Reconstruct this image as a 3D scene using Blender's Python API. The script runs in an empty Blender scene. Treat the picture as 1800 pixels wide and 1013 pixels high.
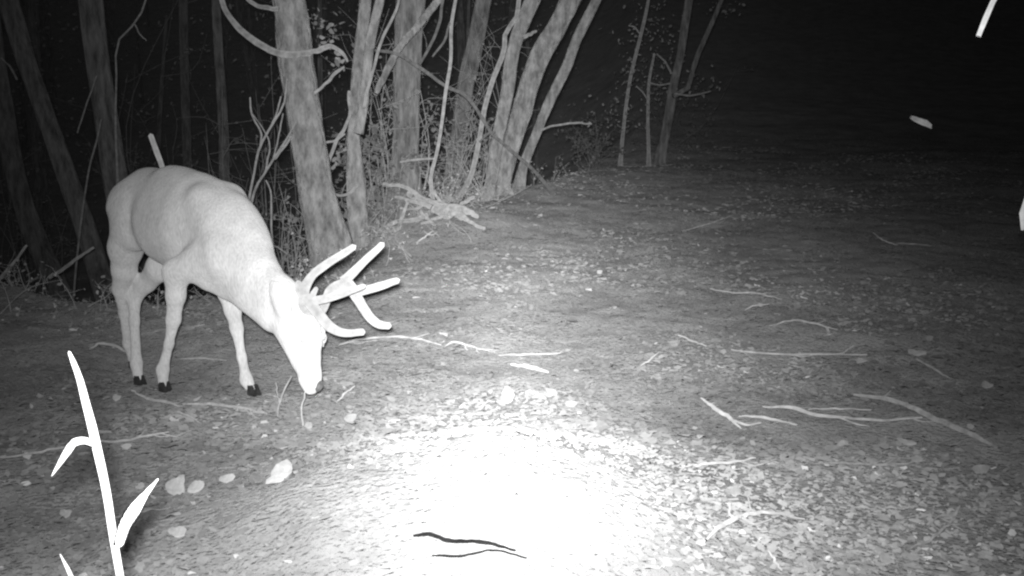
import bpy, math, random
import numpy as np
from mathutils import Vector, Matrix, Quaternion

random.seed(7)
rng = np.random.default_rng(7)
S = bpy.context.scene
C = S.collection

# ------------------------------------------------------------------ camera
F = 1729.0                       # focal length in pixels of the 1800 px wide photograph
CAM = Vector((0.0, 0.0, 1.10))
PITCH = math.radians(9.1)
cam_d = bpy.data.cameras.new('camera'); cam = bpy.data.objects.new('camera', cam_d); C.objects.link(cam)
cam_d.sensor_width = 36.0; cam_d.lens = 36.0 * F / 1800.0
cam_d.clip_start = 0.05; cam_d.clip_end = 2000.0
cam.location = CAM; cam.rotation_euler = (math.pi/2 - PITCH, 0, 0)
S.camera = cam

# ------------------------------------------------------------------ night sky
W = bpy.data.worlds.new('World'); S.world = W; W.use_nodes = True
bg = W.node_tree.nodes['Background']
bg.inputs['Color'].default_value = (1, 1, 1, 1); bg.inputs['Strength'].default_value = 0.011

# ------------------------------------------------------------------ the camera trap's infrared flash (the only lamp)
FLASH_POWER = 5700.0
ld = bpy.data.lights.new('infrared_flash', 'SPOT'); lamp = bpy.data.objects.new('infrared_flash', ld); C.objects.link(lamp)
lamp.location = (-0.02, 0.0, 1.148)
AIM = Vector((-0.10, 8.0, 0.62))
lamp.rotation_euler = (AIM - lamp.location).to_track_quat('-Z', 'Y').to_euler()
ld.energy = FLASH_POWER; ld.shadow_soft_size = 0.035; ld.spot_size = math.radians(150); ld.spot_blend = 0.3
ld.use_nodes = True
nt = ld.node_tree; em = nt.nodes['Emission']
tc = nt.nodes.new('ShaderNodeTexCoord'); sx = nt.nodes.new('ShaderNodeSeparateXYZ'); nt.links.new(tc.outputs['Normal'], sx.inputs[0])
def mth(op, a, b=None):
    n = nt.nodes.new('ShaderNodeMath'); n.operation = op
    for i, v in enumerate((a, b)):
        if v is None: continue
        if isinstance(v, (int, float)): n.inputs[i].default_value = v
        else: nt.links.new(v, n.inputs[i])
    return n.outputs[0]
zc = mth('MAXIMUM', mth('ABSOLUTE', sx.outputs[2]), 0.02)
tx = mth('DIVIDE', mth('DIVIDE', sx.outputs[0], zc), 0.222)      # the lens in front of the LEDs: narrower across than up and down
ty = mth('DIVIDE', mth('DIVIDE', sx.outputs[1], zc), 0.34)
beam = mth('POWER', mth('ADD', mth('ADD', mth('MULTIPLY', tx, tx), mth('MULTIPLY', ty, ty)), 1.0), -1.5)
nt.links.new(beam, em.inputs['Strength'])

vs = S.view_settings
vs.view_transform = 'Standard'; vs.look = 'None'; vs.gamma = 1.0; vs.exposure = 0.0; vs.use_curve_mapping = False
S.cycles.filter_width = 2.3
MIST = 2.6e-5
S.cycles.max_bounces = 3; S.cycles.diffuse_bounces = 2; S.cycles.volume_bounces = 0

# ------------------------------------------------------------------ projection helpers
cp, sp = math.cos(PITCH), math.sin(PITCH)
def ray(u, v):
    a = (u - 900.0) / F; b = (506.5 - v) / F
    return np.array([a, cp + b*sp, b*cp - sp])
def at(u, v, d):
    r = ray(u, v); return np.array([0, 0, 1.10]) + r * (d / r[1])

# ------------------------------------------------------------------ noise
def _hash(i, j, s):
    n = (i*374761393 + j*668265263 + s*1442695041) & 0x7fffffff
    n = ((n ^ (n >> 13)) * 1274126177) & 0x7fffffff
    return ((n ^ (n >> 16)) & 0xffff) / 65535.0
def vnoise(x, y, s=0):
    x = np.asarray(x, float); y = np.asarray(y, float)
    i = np.floor(x).astype(np.int64); j = np.floor(y).astype(np.int64)
    fx = x - i; fy = y - j; fx = fx*fx*(3-2*fx); fy = fy*fy*(3-2*fy)
    a = _hash(i, j, s); b = _hash(i+1, j, s); c = _hash(i, j+1, s); d = _hash(i+1, j+1, s)
    return (a*(1-fx)+b*fx)*(1-fy) + (c*(1-fx)+d*fx)*fy - 0.5
def fbm(x, y, o=4, s=0):
    t = 0; a = 1.0
    for k in range(o):
        t = t + a*vnoise(np.asarray(x)*2**k, np.asarray(y)*2**k, s+k); a *= 0.5
    return t

# ------------------------------------------------------------------ terrain
EDGE = np.array([(-40, 30), (-8, 9.0), (-5.0, 7.3), (-3.3, 6.45), (-2.53, 5.85), (-2.1, 5.75), (-1.72, 6.1), (-1.36, 7.1), (-1.15, 8.3),
                 (-0.95, 9.2), (-0.2, 10.6), (0.5, 12.2), (1.6, 17.0), (3.5, 26.0), (6, 60)], float)
def edge_sd(x, y):
    best = np.full(np.shape(x), 1e9); sgn = np.zeros(np.shape(x))
    for (ax, ay), (bx, by) in zip(EDGE[:-1], EDGE[1:]):
        dx, dy = bx-ax, by-ay
        t = np.clip(((x-ax)*dx + (y-ay)*dy)/(dx*dx+dy*dy), 0, 1)
        d = np.hypot(x-ax-t*dx, y-ay-t*dy)
        cr = dx*(y-ay) - dy*(x-ax)
        m = d < best
        best = np.where(m, d, best); sgn = np.where(m, np.sign(cr), sgn)
    return best*sgn
HOOF_FIX = []
def H(x, y):
    x = np.asarray(x, float); y = np.asarray(y, float)
    z = 0.06*np.clip(y-4.2, 0, None) * (1 - 0.45*np.clip((y-12)/30, 0, 1))
    z = z + 0.25*np.exp(-((x-1.2)/1.6)**2 - ((y-11.0)/2.0)**2)*0.25
    z = z + 0.16*np.exp(-((x+0.55)/0.8)**2 - ((y-8.7)/0.9)**2)
    z = z + 0.27*np.exp(-np.abs((x+0.14)/0.70)**2.6 - ((y-2.40)/np.where(y > 2.40, 0.74, 0.55))**2)*(1+0.45*vnoise(x*3, y*3, 61))
    for hx, hy, ha in HOOF_FIX: z = z + ha*np.exp(-((x-hx)**2+(y-hy)**2)/0.26**2)
    t = np.clip((y-17)/80, 0, 1); z = z + 24*t*t*(3-2*t)          # unseen slope, added to hide the sky behind dark ground
    s = edge_sd(x, y) + 0.25*vnoise(x*1.3, y*1.3, 40)
    t = np.clip((s+0.15)/5.5, 0, 1); z = z - 2.3*(1-(1-t)**2.2)
    amp = np.clip(0.4 + y/9.0, 0.4, 2.0)
    z = z + 0.05*amp*fbm(x*0.7, y*0.7, 2, 3) + 0.024*fbm(x*2.6, y*2.6, 3, 9)
    return z
# the soil meets the four feet of the deer
FEET = [at(287, 689, 4.135), at(445, 696, 4.04), at(236, 646, 4.75), at(243, 677, 4.45)]
_x = np.array([p[0] for p in FEET]); _y = np.array([p[1] for p in FEET])
_A = np.exp(-((_x[:, None]-_x[None])**2+(_y[:, None]-_y[None])**2)/0.26**2)
HOOF_FIX = list(zip(_x, _y, np.linalg.solve(_A, np.array([p[2] for p in FEET])-H(_x, _y))))
def Hf(x, y): return float(H(np.array([x]), np.array([y]))[0])
def gnd(u, v, lift=0.0):
    r = ray(u, v); o = np.array([0, 0, 1.10])
    ts = np.concatenate([np.arange(0.8, 14, 0.02), np.arange(14, 60, 0.1)])
    P = o[None] + r[None]*(ts/r[1])[:, None]
    below = np.nonzero(P[:, 2] < H(P[:, 0], P[:, 1]))[0]
    p = P[below[0]] if len(below) else P[-1]
    return np.array([p[0], p[1], Hf(p[0], p[1]) + lift])

# ------------------------------------------------------------------ materials
def new_mat(name, rough=0.9, spec=0.15, dr=1.0):
    m = bpy.data.materials.new(name); m.use_nodes = True
    b = m.node_tree.nodes['Principled BSDF']
    b.inputs['Roughness'].default_value = rough; b.inputs['Specular IOR Level'].default_value = spec; b.inputs['Diffuse Roughness'].default_value = dr
    return m, m.node_tree, b
def grey(v): return (v, v, v, 1)
def noise_mat(name, lo, hi, scale, stretch=(1, 1, 1), bump=0.3, bscale=None, rough=0.9, spec=0.12, attr=None, dr=1.0, bdist=0.02, detail=6, ramp=(0.35, 0.65)):
    m, t, b = new_mat(name, rough, spec, dr)
    N = t.nodes.new; L = t.links.new
    co = N('ShaderNodeTexCoord'); mp = N('ShaderNodeMapping'); mp.inputs['Scale'].default_value = stretch
    L(co.outputs['Object'], mp.inputs['Vector'])
    n = N('ShaderNodeTexNoise'); n.inputs['Scale'].default_value = scale; n.inputs['Detail'].default_value = detail; n.inputs['Roughness'].default_value = 0.7
    L(mp.outputs[0], n.inputs['Vector'])
    r = N('ShaderNodeValToRGB'); r.color_ramp.elements[0].position = ramp[0]; r.color_ramp.elements[1].position = ramp[1]
    r.color_ramp.elements[0].color = grey(lo); r.color_ramp.elements[1].color = grey(hi)
    L(n.outputs['Fac'], r.inputs['Fac'])
    out = r.outputs['Color']
    if attr:
        a = N('ShaderNodeAttribute'); a.attribute_name = attr
        mx = N('ShaderNodeMix'); mx.data_type = 'RGBA'; mx.blend_type = 'MULTIPLY'; mx.inputs['Factor'].default_value = 1.0
        L(out, mx.inputs['A']); L(a.outputs['Color'], mx.inputs['B']); out = mx.outputs['Result']
    L(out, b.inputs['Base Color'])
    if bump:
        n2 = N('ShaderNodeTexNoise'); n2.inputs['Scale'].default_value = bscale or scale*3; n2.inputs['Detail'].default_value = 5
        L(mp.outputs[0], n2.inputs['Vector'])
        bp = N('ShaderNodeBump'); bp.inputs['Strength'].default_value = bump; bp.inputs['Distance'].default_value = bdist
        L(n2.outputs['Fac'], bp.inputs['Height']); L(bp.outputs['Normal'], b.inputs['Normal'])
    return m
M = {
 'soil':   noise_mat('forest_soil', 0.15, 0.29, 2.2, bump=0.9, bscale=55, bdist=0.03, detail=9, ramp=(0.3, 0.7)),
 'litter': noise_mat('leaf_litter', 0.75, 1.0, 40, bump=0.2, attr='tone', rough=0.85),
 'bark':   noise_mat('smooth_pale_bark', 0.11, 0.34, 11, (1.4, 1.4, 0.6), bump=1.0, bscale=26, bdist=0.035, detail=9, ramp=(0.36, 0.68)),
 'bark2':  noise_mat('rough_grey_bark', 0.065, 0.24, 10, (1.6, 1.6, 0.4), bump=1.0, bscale=20, bdist=0.03),
 'twig':   noise_mat('twig_bark', 0.18, 0.34, 22, bump=0.5, bscale=60, bdist=0.006),
 'vine':   noise_mat('dark_vine_bark', 0.07, 0.15, 22, bump=0.5, bscale=60, bdist=0.006),
 'dead':   noise_mat('weathered_dead_wood', 0.25, 0.46, 14, (1, 1, 1), bump=0.5, bscale=70, bdist=0.006),
 'blk':    noise_mat('near_black_wood', 0.004, 0.012, 18, bump=0.4, bscale=60, bdist=0.006),  # near-black tone for the two dark sticks at the bottom
 'leafbig':noise_mat('pale_dead_leaf', 0.20, 0.36, 25, bump=0.5, bscale=80, bdist=0.004, rough=0.8),
 'leaf':   noise_mat('living_leaf', 0.45, 0.60, 30, bump=0.2, rough=0.6, spec=0.3, attr='tone'),
 'coat':   noise_mat('deer_coat', 0.36, 0.46, 6, dr=0.3, bump=0.35, bscale=240, bdist=0.003, rough=0.95, spec=0.05),
 'velvet': noise_mat('antler_velvet', 0.19, 0.28, 30, bump=0.25, bscale=150, bdist=0.002, rough=0.95, spec=0.05),
 'hoof':   noise_mat('hoof_horn', 0.012, 0.03, 40, bump=0.2, rough=0.5, spec=0.3),
 'nose':   noise_mat('nose_skin', 0.06, 0.12, 60, bump=0.4, bscale=200, bdist=0.003, rough=0.5, spec=0.3),
 'grass':  noise_mat('pale_grass', 0.55, 0.70, 20, (1, 1, 0.2), bump=0.2, rough=0.7, spec=0.2),
}
def coat_mat():
    m, t, b = new_mat('deer_coat', 0.95, 0.04, 0.35); N = t.nodes.new; L = t.links.new
    co = N('ShaderNodeTexCoord'); sp_ = N('ShaderNodeSeparateXYZ'); L(co.outputs['Object'], sp_.inputs[0])
    mr = N('ShaderNodeMapRange'); mr.inputs['From Min'].default_value = 0.40; mr.inputs['From Max'].default_value = 0.95
    mr.inputs['To Min'].default_value = 0.47; mr.inputs['To Max'].default_value = 0.29; L(sp_.outputs[2], mr.inputs['Value'])
    mp = N('ShaderNodeMapping'); mp.inputs['Scale'].default_value = (1, 1, 0.35); L(co.outputs['Object'], mp.inputs['Vector'])
    n1 = N('ShaderNodeTexNoise'); n1.inputs['Scale'].default_value = 130; n1.inputs['Detail'].default_value = 3; L(mp.outputs[0], n1.inputs['Vector'])
    n2 = N('ShaderNodeTexNoise'); n2.inputs['Scale'].default_value = 11; n2.inputs['Detail'].default_value = 6; L(co.outputs['Object'], n2.inputs['Vector'])
    def mt(op, a, b_):
        q = N('ShaderNodeMath'); q.operation = op
        for k_, v in enumerate((a, b_)):
            if isinstance(v, (int, float)): q.inputs[k_].default_value = v
            else: L(v, q.inputs[k_])
        return q.outputs[0]
    f = mt('ADD', mt('MULTIPLY', n1.outputs['Fac'], 0.7), mt('MULTIPLY', n2.outputs['Fac'], 0.55))
    v = mt('MULTIPLY', mr.outputs[0], mt('ADD', f, 0.38))
    cb = N('ShaderNodeCombineColor')
    for k_ in range(3): L(v, cb.inputs[k_])
    L(cb.outputs[0], b.inputs['Base Color'])
    bp = N('ShaderNodeBump'); bp.inputs['Strength'].default_value = 0.6; bp.inputs['Distance'].default_value = 0.006; L(n1.outputs['Fac'], bp.inputs['Height']); L(bp.outputs['Normal'], b.inputs['Normal'])
    return m
M['coat'] = coat_mat()
def eye_mat():
    m, t, b = new_mat('eye', 0.25, 0.4); b.inputs['Base Color'].default_value = grey(0.3); return m
M['eye'] = eye_mat()

# ------------------------------------------------------------------ object helpers
def tag(o, label=None, cat=None, group=None, kind=None):
    if label: o['label'] = label
    if cat: o['category'] = cat
    if group: o['group'] = group
    if kind: o['kind'] = kind
    return o
def mesh_obj(name, V, Fc, mat, parent=None, origin=None, smooth=True, tone=None):
    """one mesh object; V in world space, origin moves the object's own centre"""
    V = np.asarray(V, float)
    if parent is not None: org = np.array(parent['_o'])
    elif origin is not None: org = np.asarray(origin, float)
    else: org = np.zeros(3)
    me = bpy.data.meshes.new(name)
    if isinstance(Fc, np.ndarray):
        nv, k = len(V), Fc.shape[1]
        me.vertices.add(nv); me.vertices.foreach_set('co', (V-org).astype(np.float32).ravel())
        me.loops.add(Fc.size); me.loops.foreach_set('vertex_index', Fc.astype(np.int32).ravel())
        me.polygons.add(len(Fc)); me.polygons.foreach_set('loop_start', np.arange(0, Fc.size, k, dtype=np.int32))
        me.update(calc_edges=True)
    else:
        me.from_pydata([tuple(p) for p in (V-org)], [], Fc); me.update()
    me.validate()
    if smooth: me.polygons.foreach_set('use_smooth', np.ones(len(me.polygons), bool))
    if tone is not None:
        a = me.color_attributes.new('tone', 'FLOAT_COLOR', 'POINT')
        c = np.ones((len(V), 4), np.float32); c[:, :3] = np.asarray(tone)[:, None]
        a.data.foreach_set('color', c.ravel())
    me.materials.append(M[mat] if isinstance(mat, str) else mat)
    o = bpy.data.objects.new(name, me); C.objects.link(o)
    if parent is not None:
        o.parent = parent
        o['_o'] = tuple(org)
    else:
        o.location = org; o['_o'] = tuple(org)
    return o
def empty(name, loc):
    e = bpy.data.objects.new(name, None); C.objects.link(e); e.location = loc; e.empty_display_size = 0.2
    e['_o'] = tuple(float(c) for c in loc); return e

def smooth_path(P, R, n):
    P = np.asarray(P, float); R = np.asarray(R, float)
    if len(P) == 2: P = np.array([P[0], P.mean(0), P[1]]); R = np.array([R[0], R.mean(), R[1]])
    seg = np.linalg.norm(np.diff(P, axis=0), axis=1); t = np.concatenate([[0], np.cumsum(seg)]); t /= t[-1]
    tt = np.linspace(0, 1, n); out = np.zeros((n, 3))
    mtan = np.gradient(P, t, axis=0)
    k = np.clip(np.searchsorted(t, tt, side='right')-1, 0, len(P)-2)
    h = (t[k+1]-t[k]); s = (tt-t[k])/h; s = s[:, None]; h = h[:, None]
    out = (2*s**3-3*s**2+1)*P[k] + (s**3-2*s**2+s)*h*mtan[k] + (-2*s**3+3*s**2)*P[k+1] + (s**3-s**2)*h*mtan[k+1]
    return out, np.interp(tt, t, R)
def tube(P, R, n=24, seg=8, rough=0.06, wob=0.0, tip=True, sd=None, flat=1.0):
    """tapered, bent, slightly irregular tube along a path"""
    sd = random.randrange(9999) if sd is None else sd
    Q, r = smooth_path(P, R, n)
    if wob:
        s = np.linspace(0, n*0.35, n)
        w = np.stack([vnoise(s, s*0+k*7.3, sd) for k in range(3)], 1); w[0] = 0
        Q = Q + w*wob
    T = np.gradient(Q, axis=0); T /= np.linalg.norm(T, axis=1)[:, None]
    u = np.cross(T[0], [0.31, 0.77, 0.55]); u /= np.linalg.norm(u)
    U = [u]
    for i in range(1, n):
        u = u - T[i]*np.dot(u, T[i]); u /= np.linalg.norm(u); U.append(u)
    U = np.array(U); Vv = np.cross(T, U)
    a = np.linspace(0, 2*math.pi, seg, endpoint=False)
    ca, sa = np.cos(a), np.sin(a)
    rr = r[:, None]*(1 + 2*rough*(vnoise(np.arange(n)[:, None]*0.33+ca[None]*1.5, sa[None]*1.5+np.arange(n)[:, None]*0.11, sd)
                             + 0.6*vnoise(np.arange(n)[:, None]*0.9+ca[None]*4, sa[None]*4, sd+5)))
    pts = Q[:, None] + rr[..., None]*(ca[None, :, None]*U[:, None] + flat*sa[None, :, None]*Vv[:, None])
    V = pts.reshape(-1, 3)
    i = np.arange(n-1)[:, None]*seg; j = np.arange(seg)[None]
    j2 = (j+1) % seg
    Fq = np.stack([i+j, i+j2, i+seg+j2, i+seg+j], -1).reshape(-1, 4)
    # caps as degenerate-free quads toward centre points
    faces = [tuple(f) for f in Fq]
    nV = len(V); V = np.vstack([V, Q[0]-T[0]*r[0]*0.3, Q[-1]+T[-1]*r[-1]*(0.9 if tip else 0.15)])
    for k in range(seg):
        faces.append((k, nV, (k+1) % seg)[::-1])
        b = (n-1)*seg; faces.append((b+k, b+(k+1) % seg, nV+1))
    return V, faces
def join(parts):
    V = []; Fc = []; o = 0
    for v, f in parts:
        V.append(v); Fc += [tuple(int(i)+o for i in q) for q in f]; o += len(v)
    return np.vstack(V), Fc

def leaf_batch(P, size, nrm_up=0.6, curl=0.35, aspect=0.55, sd=0):
    """P: (n,3) centres, size: (n,) lengths -> irregular curled leaves of six outer points and a middle"""
    g = np.random.default_rng(sd); n = len(P)
    nr = g.normal(size=(n, 3)); nr /= np.linalg.norm(nr, axis=1)[:, None]
    nr = nr*(1-nrm_up) + np.array([0, 0, 1.0])*nrm_up; nr /= np.linalg.norm(nr, axis=1)[:, None]
    t = g.normal(size=(n, 3)); t -= nr*np.sum(t*nr, 1)[:, None]; t /= np.linalg.norm(t, axis=1)[:, None]
    b = np.cross(nr, t)
    L = size[:, None]*0.5; asp = aspect*g.uniform(0.7, 1.3, (n, 1))
    v = [P]
    for k in range(6):
        a = math.pi*k/3 + g.uniform(-0.3, 0.3, (n, 1)); r = g.uniform(0.75, 1.15, (n, 1))
        v.append(P + L*r*(t*np.cos(a) + b*np.sin(a)*asp) + nr*L*curl*g.uniform(-0.35, 1.0, (n, 1)))
    V = np.stack(v, 1).reshape(-1, 3); o = np.arange(n)[:, None]*7
    Fc = np.concatenate([o+np.array([[0, 1+k, 1+(k+1) % 6]]) for k in range(6)])
    return V, Fc

# ------------------------------------------------------------------ ground
def axis_pts(a, b, n, p):   # denser near 0
    s = np.linspace(-1, 1, n); return np.where(s < 0, -abs(a)*abs(s)**p, b*abs(s)**p)
gx = np.concatenate([[-400, -200, -100, -60], np.linspace(-30, -9, 40), np.linspace(-8.9, -4.5, 60), np.linspace(-4.47, 5, 330), np.linspace(5.06, 10, 60), np.linspace(10.3, 30, 40), [60, 100, 200, 400]])
gy = np.concatenate([[-200, -60, -20, -8, -4, -2, -1, -0.4], np.linspace(0, 1.2, 16), np.linspace(1.25, 8, 280), np.linspace(8.05, 14, 130), np.linspace(14.1, 26, 90), np.linspace(26.5, 60, 40), [80, 120, 200, 400, 900]])
X, Y = np.meshgrid(gx, gy); nx = len(gx)
Z = H(X, Y)
fine = 0.013*fbm(X*9, Y*9, 3, 21)*np.clip(1.3-Y/30, 0.2, 1)
Z = Z + fine
V = np.stack([X, Y, Z], -1).reshape(-1, 3)
i, j = np.meshgrid(np.arange(len(gy)-1), np.arange(nx-1), indexing='ij'); k = (i*nx+j).ravel()
tag(mesh_obj('ground', V, np.stack([k, k+1, k+nx+1, k+nx], 1), 'soil'), kind='structure')

# leaf litter, far too many to count
def litter(n, rmin, rmax, smin, smax, sd, pale, dull, flat, ang=0.95):
    g = np.random.default_rng(sd)
    th = g.uniform(-ang, ang, n); r = rmin*(rmax/rmin)**g.uniform(0, 1, n)**0.85
    x = r*np.sin(th); y = r*np.cos(th)
    clump = fbm(x*1.6, y*1.6, 3, 77); keep = clump + g.uniform(-0.45, 0.45, n) > -0.18
    x, y = x[keep], y[keep]; n = len(x)
    size = g.uniform(smin, smax, n)*(1+0.03*np.hypot(x, y))
    z = H(x, y) + 0.013*fbm(x*9, y*9, 3, 21) + size*0.08
    V, Fc = leaf_batch(np.stack([x, y, z], 1), size, flat, 0.42, 0.55, sd)
    tone = np.where(g.uniform(size=n) < pale, g.uniform(0.32, 0.52, n), g.uniform(dull[0], dull[1], n))
    tone = tone*np.clip(1 + 1.1*fbm(x*1.1, y*1.1, 3, 91), 0.6, 1.5)
    return V, Fc, np.repeat(tone, 7)
a = litter(90000, 1.2, 24, 0.010, 0.026, 11, 0.022, (0.19, 0.27), 0.80); b = litter(34000, 1.2, 22, 0.020, 0.042, 12, 0.03, (0.19, 0.275), 0.86)
c = litter(36000, 3.2, 20, 0.026, 0.058, 13, 0.03, (0.17, 0.27), 0.85); c2 = litter(20000, 1.2, 4.5, 0.010, 0.032, 14, 0.03, (0.18, 0.28), 0.8)
c = (np.vstack([c[0], c2[0]]), np.vstack([c[1], c2[1]+len(c[0])]), np.concatenate([c[2], c2[2]]))
o = len(a[0]); o2 = o + len(b[0])
tag(mesh_obj('leaf_litter', np.vstack([a[0], b[0], c[0]]), np.vstack([a[1], b[1]+o, c[1]+o2]), 'litter', tone=np.concatenate([a[2], b[2], c[2]]), smooth=False),
    'small dead leaves and chips strewn over the forest floor', 'leaf litter', kind='stuff')

# ------------------------------------------------------------------ trees
def px_path(pts, d):
    """pts: (u, v, width_px[, depth]) -> world points and radii"""
    P = []; R = []
    for q in pts:
        dd = q[3] if len(q) > 3 else d
        P.append(at(q[0], q[1], dd)); R.append(q[2]*0.5*dd/F)
    return P, R
def grow_up(P, R, top, lean=0.75):
    """carry the last stretch of a stem on upward to the height top"""
    P = [np.array(p) for p in P]; R = list(R)
    dv = P[-1]-P[-2]; dv /= np.linalg.norm(dv)
    while P[-1][2] < top:
        dv = dv*lean + np.array([0, 0, 1-lean]) + rng.normal(size=3)*0.05; dv /= np.linalg.norm(dv)
        P.append(P[-1]+dv*0.9); R.append(max(R[-1]*0.88, 0.01))
    return P, R
def to_ground(P, R, flare=1.5):
    """carry the foot of a stem (first point) down into the soil"""
    P = list(P); R = list(R)
    b = P[0]; g = Hf(b[0], b[1])
    dv = b-P[1]; dv /= np.linalg.norm(dv)
    if b[2]-g > 0.03:
        st = min((b[2]-g)/max(-dv[2], 0.3), 4); q = b + dv*st*np.array([0.7, 0.7, 1]); q[2] = Hf(q[0], q[1])-0.08
        P.insert(0, q); R.insert(0, R[0]*flare)
    else:
        P.insert(0, b + dv*0.12); R.insert(0, R[0]*flare*0.95)
    return P, R
def crown_mesh(tops, n, spread, sd):
    g = np.random.default_rng(sd); pts = []; tb = []
    for p in tops:
        for k in range(9):
            dirv = g.normal(size=3); dirv[2] = abs(dirv[2])*0.8+0.1; dirv /= np.linalg.norm(dirv)
            e = p + dirv*spread*g.uniform(0.6, 1.2); mid = (p+e)/2 + g.normal(size=3)*0.12
            tb.append(tube([p, mid, e], [0.03, 0.018, 0.006], 7, 5, 0.1))
            m = max(4, n//(9*len(tops))); t = g.uniform(0.35, 1.08, (m, 1))
            pts.append(p + (e-p)*t + g.normal(size=(m, 3))*spread*0.17)
    pts = np.vstack(pts); return tb, pts, g.uniform(0.08, 0.14, len(pts))
def tree(name, label, trunks, branches=(), mat='bark', top=6.5, seg=22, cat='tree', group=None, crown=700, leaves=None, rough=0.09, bmat='twig', flare=1.6, n=90):
    """trunks: list of (pts, depth) from the foot up; branches: list of (pts, depth)"""
    P0, R0 = px_path(*trunks[0]); P0, R0 = to_ground(P0, R0, flare)
    base = np.array([P0[0][0], P0[0][1], Hf(P0[0][0], P0[0][1])])
    e = empty(name, base); tag(e, label, cat, group)
    tops = []
    for q, (pts, d) in enumerate(trunks):
        P, R = px_path(pts, d)
        if q == 0: P, R = P0, R0
        if top and pts[-1][1] < 12:
            P, R = grow_up(P, R, top); tops.append(P[-1])
        V, Fc = tube(P, R, n if q == 0 else max(20, n//2), seg, rough)
        mesh_obj('trunk' if q == 0 else 'limb', V, Fc, mat, e)
    for pts, d in branches:
        P, R = px_path(pts, d); R = [r*0.85 for r in R]
        V, Fc = tube(P, R, max(10, 5*len(P)), 7, 0.12, wob=0.012)
        mesh_obj('branch', V, Fc, bmat, e)
    if crown and tops:
        tb, pts, sz = crown_mesh(tops, crown, 1.5, len(label)*13+len(trunks))
        V, Fc = join(tb); cr = mesh_obj('crown', V, Fc, 'twig', e)
        LV, LF = leaf_batch(pts, sz, 0.3, 0.2, 0.55, len(label))
        mesh_obj('foliage', LV, LF, 'leaf', cr, smooth=False, tone=np.repeat(rng.uniform(0.7, 1, len(pts)), 7))
    if leaves:
        LP = []
        for (u, v, d, ru, rv, m) in leaves:
            c = at(u, v, d); s = d/F
            LP.append(c + rng.normal(size=(m, 3))*np.array([ru*s, max(ru, rv)*s*0.6, rv*s]))
        LP = np.vstack(LP); LV, LF = leaf_batch(LP, rng.uniform(0.03, 0.075, len(LP)), 0.25, 0.25, 0.55, len(label)+3)
        mesh_obj('foliage', LV, LF, 'leaf', e, smooth=False, tone=np.repeat(rng.uniform(0.18, 0.45, len(LP)), 7))
    return e

tree('tree', 'thick pale trunk with curved low limb, standing just beyond the deer antlers',
     [([(585, 458, 80), (572, 400, 70), (556, 330, 62), (545, 262, 60), (536, 200, 58), (521, 100, 60), (508, 0, 56)], 7.3)],
     [([(545, 94, 13, 7.15), (515, 97, 14, 7.1), (488, 93, 14, 7.12), (450, 74, 14, 7.1), (417, 46, 13, 7.1), (396, 15, 11, 7.1), (386, -20, 10, 7.1)], 7.1),
      ([(540, 95, 10, 7.15), (560, 88, 11), (580, 82, 10), (600, 91, 8), (612, 108, 5)], 7.15),
      ([(490, 16, 9), (470, 14, 9), (448, 8, 8), (430, -6, 7)], 7.2),
      ([(552, 165, 6, 7.25), (575, 145, 6), (592, 128, 7), (606, 118, 4)], 7.15),
      ([(510, 240, 4, 7.2), (498, 262, 5), (484, 280, 4)], 7.1)],
     leaves=[(598, 115, 7.2, 10, 9, 14), (585, 60, 7.4, 14, 22, 26), (560, 30, 7.5, 10, 14, 14)])
tree('tree', 'slender forked trunk right beside the thick pale trunk',
     [([(632, 428, 44), (629, 380, 36), (626, 320, 34), (622, 240, 22), (626, 160, 21), (634, 80, 22), (642, 0, 20)], 7.9),
      ([(630, 235, 18), (640, 178, 16), (645, 120, 16), (654, 58, 16), (668, 0, 15)], 7.85)],
     [([(614, 160, 6), (612, 213, 6), (592, 249, 8), (582, 275, 7), (576, 311, 6)], 7.6),
      ([(640, 190, 7), (654, 129, 6), (676, 58, 6), (699, 9, 5), (704, -20, 4)], 7.8),
      ([(565, 310, 4), (588, 342, 5), (612, 341, 6), (628, 325, 7)], 7.7),
      ([(560, 252, 4), (590, 247, 5), (606, 236, 4)], 7.5)],
     seg=14, leaves=[(600, 275, 7.9, 8, 14, 16)])
tree('tree', 'stout grey trunk behind the slender forked one',
     [([(712, 330, 62), (713, 290, 50), (714, 220, 46), (716, 120, 48), (722, 0, 50)], 9.2)], mat='bark2',
     leaves=[(690, 200, 9.0, 10, 30, 18)])
tree('tree', 'dim distant trunk bending left behind the thin saplings',
     [([(800, 285, 30), (806, 240, 28), (813, 185, 27), (823, 128, 29), (836, 72, 28), (850, 0, 27)], 12.5)], mat='bark2',
     leaves=[(800, 215, 12.0, 14, 20, 30), (790, 250, 12.0, 14, 14, 24)], n=40)
tree('tree', 'upright left stem of the leaning trunk clump at centre',
     [([(858, 352, 24), (864, 320, 21), (874, 248, 22), (885, 195, 24), (892, 160, 23), (903, 87, 23), (918, 40, 26), (936, 0, 26)], 10.2)],
     [([(920, 66, 7), (930, 61, 7), (942, 55, 5)], 10.1)], seg=14)
tree('tree', 'thickest right-leaning stem of the trunk clump at centre',
     [([(880, 325, 34), (893, 280, 32), (906, 235, 32), (917, 200, 34), (928, 158, 34), (950, 97, 34), (977, 51, 33), (1003, 0, 33)], 10.5)], seg=16)
tree('tree', 'thin right-leaning stem at the right side of the trunk clump',
     [([(920, 293, 17), (942, 238, 17), (962, 187, 18), (994, 122, 18), (1018, 60, 17), (1048, 0, 17)], 10.9)],
     [([(950, 230, 4), (968, 223, 4), (986, 219, 4), (1012, 216, 4), (1037, 218, 3)], 10.8)], seg=12,
     leaves=[(1034, 227, 10.8, 3, 4, 3)])
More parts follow.
